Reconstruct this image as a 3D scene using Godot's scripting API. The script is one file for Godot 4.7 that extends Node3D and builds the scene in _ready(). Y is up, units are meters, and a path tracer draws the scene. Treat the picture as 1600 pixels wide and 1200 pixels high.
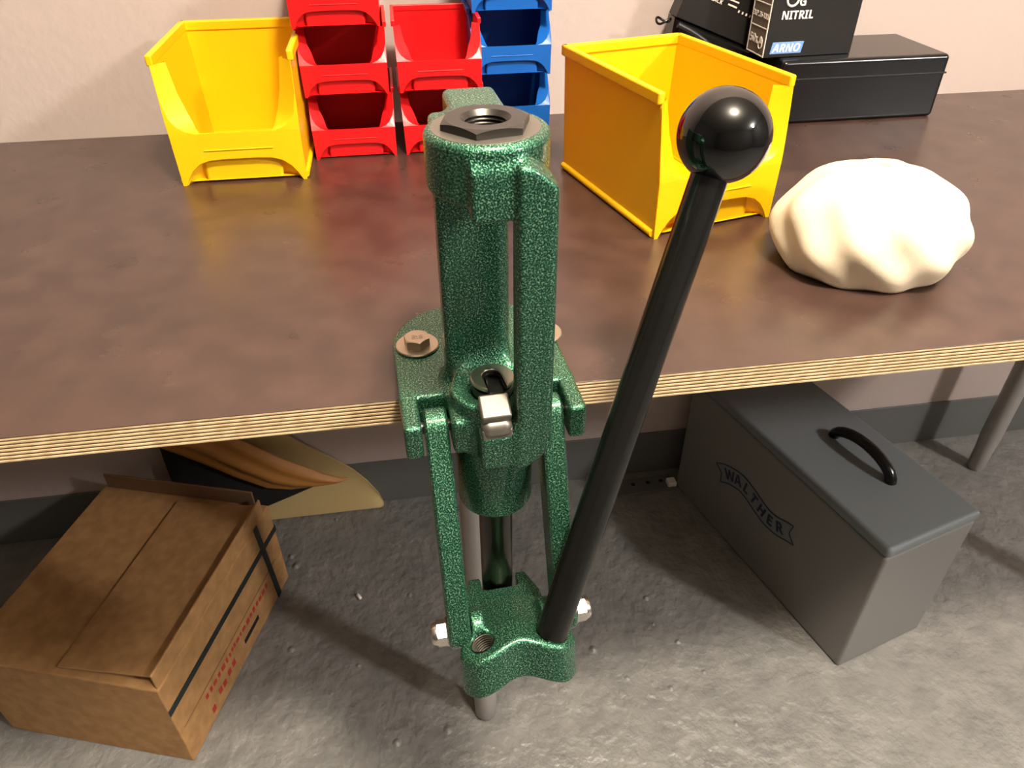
extends Node3D
# A green cast reloading press bolted to a brown film-faced workbench, storage bins behind it.
# Units are metres; the press is modelled in millimetres from the top of its bushing.

const BENCH := 0.76845
const PRESS_TOP := 0.972
var M := {}
var taken := {}

# ---------------------------------------------------------------- triangles
class Tris:
	var v := PackedVector3Array()
	var n := PackedVector3Array()
	func tri(a: Vector3, b: Vector3, c: Vector3, na: Vector3, nb: Vector3, nc: Vector3) -> void:
		if (b - a).cross(c - a).dot(na + nb + nc) > 0.0:
			v.append_array([a, c, b]); n.append_array([na, nc, nb])
		else:
			v.append_array([a, b, c]); n.append_array([na, nb, nc])
	func flat(a: Vector3, b: Vector3, c: Vector3, out: Vector3) -> void:
		var k := (b - a).cross(c - a)
		if k.length_squared() < 1e-20: return
		k = k.normalized()
		if k.dot(out) < 0.0: k = -k
		tri(a, b, c, k, k, k)
	func quad(a: Vector3, b: Vector3, c: Vector3, d: Vector3, out: Vector3) -> void:
		flat(a, b, c, out); flat(a, c, d, out)
	func smooth_quad(a: Vector3, b: Vector3, c: Vector3, d: Vector3, na: Vector3, nb: Vector3, nc: Vector3, nd: Vector3) -> void:
		tri(a, b, c, na, nb, nc); tri(a, c, d, na, nc, nd)
	func add(o: Tris, t := Transform3D.IDENTITY) -> Tris:
		for i in o.v.size():
			v.append(t * o.v[i]); n.append((t.basis * o.n[i]).normalized())
		return self
	func mesh() -> ArrayMesh:
		var a := []
		a.resize(Mesh.ARRAY_MAX)
		a[Mesh.ARRAY_VERTEX] = v
		a[Mesh.ARRAY_NORMAL] = n
		var m := ArrayMesh.new()
		m.add_surface_from_arrays(Mesh.PRIMITIVE_TRIANGLES, a)
		return m

# rounded box: size s, centre c, edge radius r
func rbox(s: Vector3, c := Vector3.ZERO, r := 0.002, seg := 3) -> Tris:
	var t := Tris.new()
	var h := s * 0.5
	r = min(r, min(h.x, min(h.y, h.z)) * 0.98)
	var inner := h - Vector3.ONE * r
	for ax in 3:
		var a1 := (ax + 1) % 3
		var a2 := (ax + 2) % 3
		var l1 := axis_steps(h[a1], r, seg)
		var l2 := axis_steps(h[a2], r, seg)
		for sg: float in [-1.0, 1.0]:
			var pv := []
			var pn := []
			for u: float in l1:
				for w: float in l2:
					var p := Vector3.ZERO
					p[ax] = sg * h[ax]; p[a1] = u; p[a2] = w
					var q := p.clamp(-inner, inner)
					var nn := (p - q).normalized()
					pv.append(c + q + nn * r); pn.append(nn)
			var k := l2.size()
			for i in l1.size() - 1:
				for j in k - 1:
					var a := i * k + j
					t.smooth_quad(pv[a], pv[a + k], pv[a + k + 1], pv[a + 1], pn[a], pn[a + k], pn[a + k + 1], pn[a + 1])
	return t

func axis_steps(h: float, r: float, seg: int) -> Array:
	var out := []
	for i in seg + 1: out.append(-h + r - r * tan(PI / 4 * (1.0 - float(i) / seg)))
	for i in seg + 1: out.append(h - r + r * tan(PI / 4 * float(i) / seg))
	return out

# lathe about y; profile points (radius, height), creased where it turns sharply
func lathe(prof: Array, segs := 48, crease := 35.0) -> Tris:
	var t := Tris.new()
	var m := prof.size()
	var sn := []
	for i in m - 1:
		var d: Vector2 = prof[i + 1] - prof[i]
		sn.append(Vector2(d.y, -d.x).normalized())
	for i in m - 1:
		var n0: Vector2 = sn[i]
		var n1: Vector2 = sn[i]
		if i > 0 and rad_to_deg(sn[i - 1].angle_to(sn[i])) < crease and rad_to_deg(sn[i - 1].angle_to(sn[i])) > -crease: n0 = (sn[i - 1] + sn[i]).normalized()
		if i < m - 2 and absf(rad_to_deg(sn[i + 1].angle_to(sn[i]))) < crease: n1 = (sn[i + 1] + sn[i]).normalized()
		for k in segs:
			var a := TAU * k / segs
			var b := TAU * (k + 1) / segs
			var ca := Vector3(cos(a), 0, sin(a))
			var cb := Vector3(cos(b), 0, sin(b))
			var p: Vector2 = prof[i]
			var q: Vector2 = prof[i + 1]
			var up := Vector3.UP
			t.smooth_quad(ca * p.x + up * p.y, cb * p.x + up * p.y, cb * q.x + up * q.y, ca * q.x + up * q.y,
				ca * n0.x + up * n0.y, cb * n0.x + up * n0.y, cb * n1.x + up * n1.y, ca * n1.x + up * n1.y)
	return t

# polygon in xy extruded along z from z0 to z1 with bevelled rims
func prism(poly: PackedVector2Array, z0: float, z1: float, bev := 0.0005, smooth := false) -> Tris:
	var t := Tris.new()
	if Geometry2D.is_polygon_clockwise(poly): poly.reverse()
	var m := poly.size()
	var area := 0.0
	for i in m: area += poly[i].cross(poly[(i + 1) % m])
	if area < 0.0: poly.reverse()
	var en := []
	for i in m:
		var d := (poly[(i + 1) % m] - poly[i]).normalized()
		en.append(Vector2(d.y, -d.x))
	var ins := PackedVector2Array()
	var vn := []
	for i in m:
		var a: Vector2 = en[(i + m - 1) % m]
		var b: Vector2 = en[i]
		var s := (a + b)
		s = s.normalized() if s.length() > 0.01 else b
		vn.append(s)
		ins.append(poly[i] - s * bev / max(0.35, s.dot(b)))
	for i in m:
		var j := (i + 1) % m
		var n0: Vector2 = en[i]
		var n1: Vector2 = en[i]
		if smooth:
			if absf(vn[i].angle_to(en[i])) < 0.35: n0 = vn[i]
			if absf(vn[j].angle_to(en[i])) < 0.35: n1 = vn[j]
		var a3 := Vector3(n0.x, n0.y, 0)
		var b3 := Vector3(n1.x, n1.y, 0)
		var p := poly[i]
		var q := poly[j]
		t.smooth_quad(Vector3(p.x, p.y, z0 + bev), Vector3(q.x, q.y, z0 + bev), Vector3(q.x, q.y, z1 - bev), Vector3(p.x, p.y, z1 - bev), a3, b3, b3, a3)
		for e in [[z0 + bev, z0, -1.0], [z1 - bev, z1, 1.0]]:
			var zz := Vector3(0, 0, e[2])
			var na := (a3 + zz).normalized()
			var nb := (b3 + zz).normalized()
			t.smooth_quad(Vector3(p.x, p.y, e[0]), Vector3(q.x, q.y, e[0]), Vector3(ins[j].x, ins[j].y, e[1]), Vector3(ins[i].x, ins[i].y, e[1]), na, nb, nb, na)
	var idx := Geometry2D.triangulate_polygon(ins)
	for i in range(0, idx.size(), 3):
		for e in [[z0, -1.0], [z1, 1.0]]:
			var o := Vector3(0, 0, e[1])
			t.tri(v3(ins[idx[i]], e[0]), v3(ins[idx[i + 1]], e[0]), v3(ins[idx[i + 2]], e[0]), o, o, o)
	return t

func v3(p: Vector2, z: float) -> Vector3:
	return Vector3(p.x, p.y, z)

# tube through points
func tube(pts: Array, r: float, segs := 10) -> Tris:
	var t := Tris.new()
	var rings := []
	var side := Vector3.ZERO
	for i in pts.size():
		var d: Vector3 = (pts[min(i + 1, pts.size() - 1)] - pts[max(i - 1, 0)]).normalized()
		if i == 0: side = d.cross(Vector3.UP if absf(d.y) < 0.9 else Vector3.RIGHT).normalized()
		side = (side - d * side.dot(d)).normalized()
		var o := d.cross(side)
		var ring := []
		for k in segs: ring.append((side * cos(TAU * k / segs) + o * sin(TAU * k / segs)))
		rings.append(ring)
	for i in pts.size() - 1:
		for k in segs:
			var l := (k + 1) % segs
			t.smooth_quad(pts[i] + rings[i][k] * r, pts[i] + rings[i][l] * r, pts[i + 1] + rings[i + 1][l] * r, pts[i + 1] + rings[i + 1][k] * r, rings[i][k], rings[i][l], rings[i + 1][l], rings[i + 1][k])
	for e in [[0, 1], [pts.size() - 1, pts.size() - 2]]:
		var out: Vector3 = (pts[e[0]] - pts[e[1]]).normalized()
		for k in segs: t.tri(pts[e[0]], pts[e[0]] + rings[e[0]][k] * r, pts[e[0]] + rings[e[0]][(k + 1) % segs] * r, out, out, out)
	return t

# grid of points rows x cols with smooth normals; out(p) tells which side is outside
func sheet(rows: Array, closed := false, flip := false) -> Tris:
	var t := Tris.new()
	var nr := rows.size()
	var nc: int = rows[0].size()
	var nn := []
	for i in nr:
		var line := []
		for j in nc:
			var du: Vector3 = rows[min(i + 1, nr - 1)][j] - rows[max(i - 1, 0)][j]
			var dv: Vector3
			if closed: dv = rows[i][(j + 1) % nc] - rows[i][(j + nc - 1) % nc]
			else: dv = rows[i][min(j + 1, nc - 1)] - rows[i][max(j - 1, 0)]
			var k := du.cross(dv).normalized()
			line.append(-k if flip else k)
		nn.append(line)
	for i in nr - 1:
		for j in (nc if closed else nc - 1):
			var l := (j + 1) % nc
			t.smooth_quad(rows[i][j], rows[i + 1][j], rows[i + 1][l], rows[i][l], nn[i][j], nn[i + 1][j], nn[i + 1][l], nn[i][l])
	return t

# a sheet given a thickness: front at rows, back shifted along off
func slab_sheet(rows: Array, off: Vector3) -> Tris:
	var t := sheet(rows)
	var mid: Vector3 = rows[rows.size() / 2][rows[0].size() / 2]
	var back := []
	for r in rows:
		var l := []
		for p in r: l.append(p + off)
		back.append(l)
	t.add(sheet(back, false, true))
	var nr := rows.size()
	var nc: int = rows[0].size()
	for i in nr - 1:
		for j in [0, nc - 1]:
			t.quad(rows[i][j], rows[i + 1][j], back[i + 1][j], back[i][j], rows[i][j] - mid)
	for j in nc - 1:
		for i in [0, nr - 1]:
			t.quad(rows[i][j], rows[i][j + 1], back[i][j + 1], back[i][j], rows[i][j] - mid)
	return t

# ---------------------------------------------------------------- distance fields (millimetres)
func d_box(x: float, y: float, z: float, cx: float, cy: float, cz: float, hx: float, hy: float, hz: float, r: float) -> float:
	var a := absf(x - cx) - hx + r
	var b := absf(y - cy) - hy + r
	var c := absf(z - cz) - hz + r
	var m := maxf(a, maxf(b, c))
	if m <= 0.0: return m - r
	a = maxf(a, 0.0); b = maxf(b, 0.0); c = maxf(c, 0.0)
	return sqrt(a * a + b * b + c * c) - r

func d_cyl(x: float, y: float, z: float, cx: float, cz: float, rad: float, y0: float, y1: float, r: float) -> float:
	var a := sqrt((x - cx) * (x - cx) + (z - cz) * (z - cz)) - rad + r
	var b := absf(y - (y0 + y1) * 0.5) - (y1 - y0) * 0.5 + r
	var m := maxf(a, b)
	if m <= 0.0: return m - r
	a = maxf(a, 0.0); b = maxf(b, 0.0)
	return sqrt(a * a + b * b) - r

func smin(a: float, b: float, k: float) -> float:
	var h := maxf(k - absf(a - b), 0.0)
	return minf(a, b) - h * h / (4.0 * k)

func smax(a: float, b: float, k: float) -> float:
	return -smin(-a, -b, k)

func frame_field(p: Vector3) -> float:
	var x := p.x
	var y := p.y
	var z := p.z
	# head boss, its rear lug and the wide rear column
	var d := d_cyl(x, y, z, 0.5, 0.0, 33.5, -37.0, -4.6, 4.0)
	var rib := d_box(x, y, z, 2.0, -97.0, -53.0, 16.0, 92.0, 23.0, 4.0)
	var web := d_box(x, y, z, -6.0, -105.0, -36.5, 20.5, 96.0, 9.5, 4.0)
	var back := smin(rib, web, 6.0)
	d = smin(d, back, 5.0)
	# front lug of the head, with a sloping top
	var lug := d_box(x, y, z, -0.5, -26.0, 20.0, 13.5, 17.5, 15.5, 2.5)
	lug = smax(lug, (y + 9.0) * 0.77 + (z - 27.0) * 0.64, 2.5)
	d = smin(d, lug, 4.0)
	# front column, sheared off at its head and foot
	var col := d_box(x, y, z, 20.2, -116.0, 31.0, 11.2, 103.0, 9.0, 4.0)
	col = smax(col, (x - 15.0) * 0.64 + (y + 12.0) * 0.77, 3.0)
	col = smax(col, (x - 28.0) * 0.62 - (y + 205.0) * 0.78, 6.0)
	if y > -45.0:
		var sh := d_box(x, y, z, 18.5, -27.0, 16.0, 12.0, 17.0, 16.0, 4.0)
		sh = smax(sh, (x - 15.0) * 0.64 + (y + 12.0) * 0.77, 3.0)
		col = smin(col, sh, 4.0)
	d = smin(d, col, 2.5)
	# body round the ram with a dished top
	if y < -120.0:
		var body := d_cyl(x, y, z, 0.0, -2.0, 27.5, -214.0, -174.0, 3.0)
		body = smin(body, d_box(x, y, z, 0.0, -200.0, -6.0, 29.8, 14.0, 25.5, 4.0), 4.0)
		body = smin(body, d_box(x, y, z, -1.5, -200.0, 19.0, 12.5, 13.5, 19.0, 2.5), 3.0)
		body = smin(body, d_box(x, y, z, 16.0, -197.0, 18.0, 9.0, 17.0, 18.0, 4.0), 5.0)
		body = smin(body, d_box(x, y, z, 0.0, -203.0, -22.0, 29.8, 10.0, 14.0, 4.0), 6.0)
		# the dish and the fillet that sweeps up the rear column
		var dish := sqrt(x * x + (z + 2.0) * (z + 2.0) * 0.9 + (y + 142.0) * (y + 142.0)) - 39.0
		body = smax(body, -dish, 3.0)
		d = smin(d, body, 17.0 if z < -8.0 else 6.0)
		# hub below
		var hub := d_cyl(x, y, z, 0.0, 0.0, 26.8, -272.0, -195.0, 1.5)
		d = smin(d, hub, 2.0)
		# flange on the bench and the forked lugs in front of it
		var fl := d_flange(x, y, z)
		d = smin(d, fl, 4.0)
	# bores
	if y > -46.0: d = smax(d, -d_cyl(x, y, z, 0.0, 0.0, 17.0, -60.0, 20.0, 0.5), 0.6)
	if y < -150.0: d = smax(d, -d_cyl(x, y, z, 0.0, 0.0, 13.4, -290.0, -160.0, 0.5), 0.6)
	return d

func d_flange(x: float, y: float, z: float) -> float:
	# plan: half width 61, rounded at the back
	var a := absf(x)
	var q1 := a - 61.0 + 52.0
	var q2 := -z - 131.0 + 52.0
	var plan := 0.0
	if q1 > 0.0 and q2 > 0.0: plan = sqrt(q1 * q1 + q2 * q2) - 52.0
	else: plan = maxf(q1, q2) - 52.0
	plan = maxf(plan, z + 15.0)
	var b := absf(y + 195.4) - 7.9
	plan += 2.5; b += 2.5
	var d := minf(maxf(plan, b), 0.0) + sqrt(pow(maxf(plan, 0.0), 2.0) + pow(maxf(b, 0.0), 2.0)) - 2.5
	d = minf(d, d_box(a, y, z, 55.0, -201.0, -4.0, 6.0, 13.5, 22.0, 3.0))
	d = smin(d, d_box(a, y, z, 36.0, -201.0, -20.5, 25.0, 13.5, 6.0, 2.0), 1.5)
	# the slot for the link, open to the front
	d = smax(d, -d_box(a, y, z, 39.6, -200.0, 16.0, 9.4, 40.0, 30.0, 1.0), 0.8)
	return d

# handle block: two socket bosses, a pivot boss and a forked tail that carries the ram
const SOCK := Vector3(25.0, -338.0, 79.0)
const HDIR := Vector3(0.337, 0.90, -0.274)
const PIN := Vector2(-346.0, 60.0)
func yoke_field(p: Vector3) -> float:
	var x := p.x
	var h := 0.957 * p.y - 0.291 * p.z
	var w := 0.291 * p.y + 0.957 * p.z
	var a := absf(x)
	var lobe := sqrt((a - 25.0) * (a - 25.0) + (w + 22.8) * (w + 22.8)) - 16.6
	var q1 := a - 28.0
	var q2 := absf(w + 38.5) - 28.5
	var mid := minf(maxf(q1, q2), 0.0) + sqrt(pow(maxf(q1, 0.0), 2.0) + pow(maxf(q2, 0.0), 2.0))
	var plan := smin(lobe, mid, 12.0)
	var top := -346.2 + 0.374 * (25.0 - sqrt(x * x + 90.0))
	if w < -30.0: top -= (-30.0 - w) * 0.06
	var b := (absf(h - top + 16.5) - 16.5) * 0.94
	plan += 3.5; b += 3.5
	var d := minf(maxf(plan, b), 0.0) + sqrt(pow(maxf(plan, 0.0), 2.0) + pow(maxf(b, 0.0), 2.0)) - 3.5
	# pivot boss along x
	var pr := sqrt((p.y - PIN.x) * (p.y - PIN.x) + (p.z - PIN.y) * (p.z - PIN.y)) - 13.0 + 2.0
	var px := absf(a - 25.6) - 5.0 + 2.0
	d = smin(d, minf(maxf(pr, px), 0.0) + sqrt(pow(maxf(pr, 0.0), 2.0) + pow(maxf(px, 0.0), 2.0)) - 2.0, 6.0)
	# forked tail
	var half := minf(23.4 + (w + 111.0) * 0.25, 30.0)
	var t1 := (a - half) * 0.97 + 2.0
	var t2 := absf(w + 78.0) - 33.0 + 2.0
	var t3 := absf(h + 370.0) - 15.5 + 2.0
	var tm := maxf(t1, maxf(t2, t3))
	var tail := tm - 2.0
	if tm > 0.0: tail = sqrt(pow(maxf(t1, 0.0), 2.0) + pow(maxf(t2, 0.0), 2.0) + pow(maxf(t3, 0.0), 2.0)) - 2.0
	d = smin(d, tail, 9.0)
	d = smax(d, -d_box(x, p.y, p.z, 0.5, -370.0, -16.0, 14.6, 80.0, 30.0, 2.5), 1.2)
	# threaded sockets
	var s := Vector3(SOCK.x * signf(x), SOCK.y, SOCK.z)
	var u := Vector3(HDIR.x * signf(x), HDIR.y, HDIR.z)
	var r := p - s
	var along := r.dot(u)
	var off := (r - u * along).length()
	d = smax(d, -maxf(off - 8.6, absf(along) - 24.0), 1.0)
	return d

# surface nets over a field; lo/hi in mm, metres out
func field_mesh(field: Callable, lo: Vector3, hi: Vector3, cell: float) -> ArrayMesh:
	const B := 5
	var nb := Vector3i(((hi - lo) / (cell * B)).ceil())
	var nx := nb.x * B + 1
	var ny := nb.y * B + 1
	var nz := nb.z * B + 1
	var g := PackedFloat32Array()
	g.resize(nx * ny * nz)
	g.fill(1e9)
	var reach := cell * B * 0.5 * 1.7321 * 1.25 + cell
	var blocks := []
	for bz in nb.z:
		for bx in nb.x:
			for by in nb.y:
				var c := lo + (Vector3(bx, by, bz) + Vector3.ONE * 0.5) * cell * B
				if absf(field.call(c)) > reach: continue
				blocks.append(Vector3i(bx, by, bz))
				for k in B + 1:
					for j in B + 1:
						var row: int = ((bz * B + k) * ny + by * B + j) * nx + bx * B
						for i in B + 1:
							if g[row + i] > 9e8:
								g[row + i] = field.call(lo + Vector3(bx * B + i, by * B + j, bz * B + k) * cell)
	var ids := {}
	var vs := PackedVector3Array()
	var ns := PackedVector3Array()
	var sy := nx
	var sz := nx * ny
	var co := [0, 1, sy, sy + 1, sz, sz + 1, sz + sy, sz + sy + 1]
	var cp := [Vector3(0, 0, 0), Vector3(1, 0, 0), Vector3(0, 1, 0), Vector3(1, 1, 0), Vector3(0, 0, 1), Vector3(1, 0, 1), Vector3(0, 1, 1), Vector3(1, 1, 1)]
	var edges := [[0, 1], [2, 3], [4, 5], [6, 7], [0, 2], [1, 3], [4, 6], [5, 7], [0, 4], [1, 5], [2, 6], [3, 7]]
	var cells := []
	for b: Vector3i in blocks:
		for k in B:
			for j in B:
				for i in B:
					var o: int = ((b.z * B + k) * ny + b.y * B + j) * nx + b.x * B + i
					var mask := 0
					for e in 8:
						if g[o + co[e]] < 0.0: mask |= 1 << e
					if mask == 0 or mask == 255: continue
					var s := Vector3.ZERO
					var m := 0
					for e in edges:
						var v0 := g[o + co[e[0]]]
						var v1 := g[o + co[e[1]]]
						if (v0 < 0.0) != (v1 < 0.0):
							s += cp[e[0]].lerp(cp[e[1]], v0 / (v0 - v1)); m += 1
					var q := lo + (Vector3(b.x * B + i, b.y * B + j, b.z * B + k) + s / m) * cell
					var e0 := cell * 0.5
					var d0: float = field.call(q)
					ns.append(Vector3(field.call(q + Vector3(e0, 0, 0)) - d0, field.call(q + Vector3(0, e0, 0)) - d0, field.call(q + Vector3(0, 0, e0)) - d0).normalized())
					ids[o] = vs.size()
					vs.append(q * 0.001)
					cells.append(o)
	var ix := PackedInt32Array()
	for o: int in cells:
		for ax in 3:
			var st: int = [1, sy, sz][ax]
			var s1: int = [sy, sz, 1][ax]
			var s2: int = [sz, 1, sy][ax]
			var a := g[o]
			var b := g[o + st]
			if (a < 0.0) == (b < 0.0): continue
			if not (ids.has(o - s1) and ids.has(o - s2) and ids.has(o - s1 - s2)): continue
			var q := [ids[o - s1 - s2], ids[o - s2], ids[o], ids[o - s1]]
			if a < 0.0: q.reverse()
			ix.append_array([q[0], q[1], q[2], q[0], q[2], q[3]])
	var arr := []
	arr.resize(Mesh.ARRAY_MAX)
	arr[Mesh.ARRAY_VERTEX] = vs
	arr[Mesh.ARRAY_NORMAL] = ns
	arr[Mesh.ARRAY_INDEX] = ix
	var me := ArrayMesh.new()
	me.add_surface_from_arrays(Mesh.PRIMITIVE_TRIANGLES, arr)
	return me

# ---------------------------------------------------------------- scene tree helpers
func numbered(called: String) -> String:
	if not taken.has(called):
		taken[called] = 0
		return called
	taken[called] += 1
	return "%s_%03d" % [called, taken[called]]

func put(called: String, shape, mat: Material, parent: Node = null) -> MeshInstance3D:
	var o := MeshInstance3D.new()
	o.mesh = shape.mesh() if shape is Tris else shape
	o.material_override = mat
	if parent == null or parent == self:
		o.name = numbered(called); add_child(o)
	else:
		var k := 0
		var nm := called
		while parent.has_node(nm):
			k += 1
			nm = "%s_%03d" % [called, k]
		o.name = nm
		parent.add_child(o)
	return o

func tag(o: Node, label: String, category: String, group := "") -> Node:
	o.set_meta("label", label); o.set_meta("category", category)
	if group != "": o.set_meta("group", group)
	return o

func thing(called: String, label: String, category: String, at := Vector3.ZERO, turn := 0.0, group := "") -> Node3D:
	var o := Node3D.new()
	o.name = numbered(called)
	add_child(o)
	o.position = at
	o.rotation.y = turn
	tag(o, label, category, group)
	return o

func again(root: Node3D, label: String, at: Vector3, turn: float) -> Node3D:
	var o: Node3D = root.duplicate()
	o.name = numbered(String(root.name).get_slice("_0", 0))
	add_child(o)
	o.position = at
	o.rotation.y = turn
	o.set_meta("label", label)
	return o

func struct(called: String, size: Vector3, centre: Vector3, mat: Material) -> MeshInstance3D:
	var o := put(called, rbox(size, Vector3.ZERO, 0.001, 1), mat)
	o.position = centre
	o.set_meta("kind", "structure")
	return o

func letters(text: String, height: float, bold := true, depth := 0.0006) -> TextMesh:
	var t := TextMesh.new()
	var f := SystemFont.new()
	f.font_names = PackedStringArray(["Droid Sans"])
	if bold: f.font_weight = 700
	t.font = f
	t.text = text
	t.font_size = 64
	t.pixel_size = height / 46.0
	t.depth = depth
	t.curve_step = 2.0
	return t

# ---------------------------------------------------------------- materials
func noise_image(kind: int, freq: float, octaves: int, sd: int, side := 512) -> Image:
	var n := FastNoiseLite.new()
	n.noise_type = kind
	n.frequency = freq
	n.seed = sd
	n.fractal_octaves = octaves
	if octaves == 1: n.fractal_type = FastNoiseLite.FRACTAL_NONE
	if kind == FastNoiseLite.TYPE_CELLULAR: n.cellular_return_type = FastNoiseLite.RETURN_DISTANCE2_SUB
	var im := n.get_seamless_image(side, side, false, false, 0.15, true)
	im.convert(Image.FORMAT_RGBA8)
	return im

func ramp(im: Image, stops: Array) -> ImageTexture:
	# stops: [value, Color] pairs, mapped over the noise
	var g := Gradient.new()
	var offs := PackedFloat32Array()
	var cols := PackedColorArray()
	for s in stops:
		offs.append(s[0]); cols.append(s[1])
	g.offsets = offs
	g.colors = cols
	var table := []
	for i in 256: table.append(g.sample(i / 255.0))
	var src := im.get_data()
	var out := PackedByteArray()
	out.resize(src.size())
	for i in range(0, src.size(), 4):
		var c: Color = table[src[i]]
		out[i] = c.r8; out[i + 1] = c.g8; out[i + 2] = c.b8; out[i + 3] = 255
	return ImageTexture.create_from_image(Image.create_from_data(im.get_width(), im.get_height(), false, Image.FORMAT_RGBA8, out))

func relief(im: Image, strength: float) -> ImageTexture:
	var c: Image = im.duplicate()
	c.bump_map_to_normal_map(strength)
	c.convert(Image.FORMAT_RGBA8)
	return ImageTexture.create_from_image(c)

func mat(col: Color, rough: float, metal := 0.0, spec := 0.5) -> StandardMaterial3D:
	var m := StandardMaterial3D.new()
	m.albedo_color = col
	m.roughness = rough
	m.metallic = metal
	m.metallic_specular = spec
	return m

func triplanar(m: StandardMaterial3D, metres: float, world := false) -> StandardMaterial3D:
	m.uv1_triplanar = true
	m.uv1_world_triplanar = world
	m.uv1_scale = Vector3.ONE / metres
	m.uv1_triplanar_sharpness = 4.0
	return m

func make_materials() -> void:
	var simplex := FastNoiseLite.TYPE_SIMPLEX_SMOOTH
	# hammered enamel: lighter and darker veins over small dimples
	var ham := noise_image(simplex, 0.055, 2, 5)
	var gm := mat(Color(1, 1, 1), 0.50, 0.85, 0.6)
	gm.clearcoat_enabled = true
	gm.clearcoat = 0.6
	gm.clearcoat_roughness = 0.14
	gm.albedo_texture = ramp(ham, [[0.0, Color(0.02, 0.18, 0.12)], [0.38, Color(0.035, 0.255, 0.17)], [0.57, Color(0.21, 0.42, 0.32)], [0.80, Color(0.54, 0.69, 0.57)], [1.0, Color(0.72, 0.80, 0.70)]])
	gm.normal_enabled = true
	gm.normal_texture = relief(ham, 5.0)
	gm.normal_scale = 0.9
	M.green = triplanar(gm, 0.042)
	M.steel = mat(Color(0.62, 0.59, 0.55), 0.30, 1.0)
	M.bright = mat(Color(0.86, 0.84, 0.81), 0.24, 1.0)
	M.zinc = mat(Color(0.72, 0.66, 0.58), 0.38, 0.9)
	M.dark_steel = mat(Color(0.30, 0.29, 0.275), 0.33, 0.9)
	M.ground_steel = mat(Color(0.50, 0.475, 0.44), 0.48, 0.85)
	M.ram = mat(Color(0.25, 0.24, 0.22), 0.28, 1.0)
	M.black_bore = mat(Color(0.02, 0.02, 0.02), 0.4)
	M.handle = mat(Color(0.115, 0.11, 0.105), 0.13, 0.6, 0.6)
	M.knob = mat(Color(0.008, 0.008, 0.008), 0.04, 0.0, 0.6)
	M.red = mat(Color(0.79, 0.06, 0.075), 0.36)
	M.blue = mat(Color(0.05, 0.33, 0.64), 0.38)
	M.yellow = mat(Color(0.93, 0.745, 0.02), 0.40)
	M.yellow.backlight_enabled = true
	M.yellow.backlight = Color(0.6, 0.45, 0.02)
	# brown film of the bench with scuffs
	var fine := noise_image(simplex, 0.02, 4, 11)
	var bm := mat(Color(1, 1, 1), 0.27, 0.0, 0.6)
	bm.albedo_texture = ramp(fine, [[0.0, Color(0.195, 0.135, 0.115)], [0.5, Color(0.235, 0.165, 0.14)], [1.0, Color(0.275, 0.20, 0.17)]])
	bm.roughness_texture = ramp(noise_image(simplex, 0.012, 4, 12), [[0.0, Color(0.8, 0.8, 0.8)], [1.0, Color(1, 1, 1)]])
	bm.roughness = 0.33
	M.film = triplanar(bm, 0.5, true)
	var grain := noise_image(simplex, 0.03, 3, 21)
	var light := mat(Color(1, 1, 1), 0.7)
	light.albedo_texture = ramp(grain, [[0.0, Color(0.66, 0.54, 0.39)], [1.0, Color(0.86, 0.77, 0.62)]])
	M.ply_light = triplanar(light, 0.25, true)
	var dark := mat(Color(1, 1, 1), 0.8)
	dark.albedo_texture = ramp(grain, [[0.0, Color(0.36, 0.27, 0.17)], [1.0, Color(0.58, 0.46, 0.32)]])
	M.ply_dark = triplanar(dark, 0.12, true)
	# painted concrete floor with lumps
	var lumps := noise_image(simplex, 0.016, 5, 31, 1024)
	var fm := mat(Color(1, 1, 1), 0.42, 0.0, 0.5)
	fm.albedo_texture = ramp(noise_image(simplex, 0.01, 4, 32), [[0.0, Color(0.41, 0.405, 0.395)], [1.0, Color(0.50, 0.49, 0.475)]])
	fm.normal_enabled = true
	fm.normal_texture = relief(lumps, 9.0)
	fm.normal_scale = 0.75
	M.floor = triplanar(fm, 0.42, true)
	var wm := mat(Color(0.69, 0.625, 0.595), 0.85)
	wm.normal_enabled = true
	wm.normal_texture = relief(noise_image(simplex, 0.03, 4, 41), 3.0)
	wm.normal_scale = 0.2
	M.wall = triplanar(wm, 0.4, true)
	M.skirting = mat(Color(0.36, 0.36, 0.35), 0.5)
	M.ceiling = mat(Color(0.74, 0.73, 0.71), 0.9)
	M.wall_far = mat(Color(0.36, 0.35, 0.34), 0.9)
	M.leg = mat(Color(0.62, 0.60, 0.58), 0.4, 0.3)
	var cm := mat(Color(1, 1, 1), 0.85)
	cm.albedo_texture = ramp(noise_image(simplex, 0.02, 3, 51), [[0.0, Color(0.55, 0.40, 0.24)], [1.0, Color(0.66, 0.50, 0.31)]])
	M.carton = triplanar(cm, 0.3)
	M.carton_inside = mat(Color(0.42, 0.30, 0.19), 0.9)
	M.kraft = mat(Color(0.66, 0.44, 0.20), 0.55)
	M.kraft_pale = mat(Color(0.72, 0.62, 0.42), 0.7)
	M.strap = mat(Color(0.09, 0.12, 0.12), 0.5)
	M.red_ink = mat(Color(0.62, 0.16, 0.10), 0.8)
	M.black_ink = mat(Color(0.06, 0.05, 0.04), 0.8)
	M.case_grey = mat(Color(0.44, 0.43, 0.42), 0.55)
	M.case_top = mat(Color(0.40, 0.42, 0.43), 0.5)
	M.blue_ink = mat(Color(0.05, 0.11, 0.20), 0.6)
	M.ribbon = mat(Color(0.40, 0.41, 0.42), 0.6)
	M.black_card = mat(Color(0.075, 0.065, 0.06), 0.42)
	M.black_gloss = mat(Color(0.03, 0.03, 0.03), 0.22)
	M.taupe = mat(Color(0.40, 0.35, 0.29), 0.6)
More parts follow.
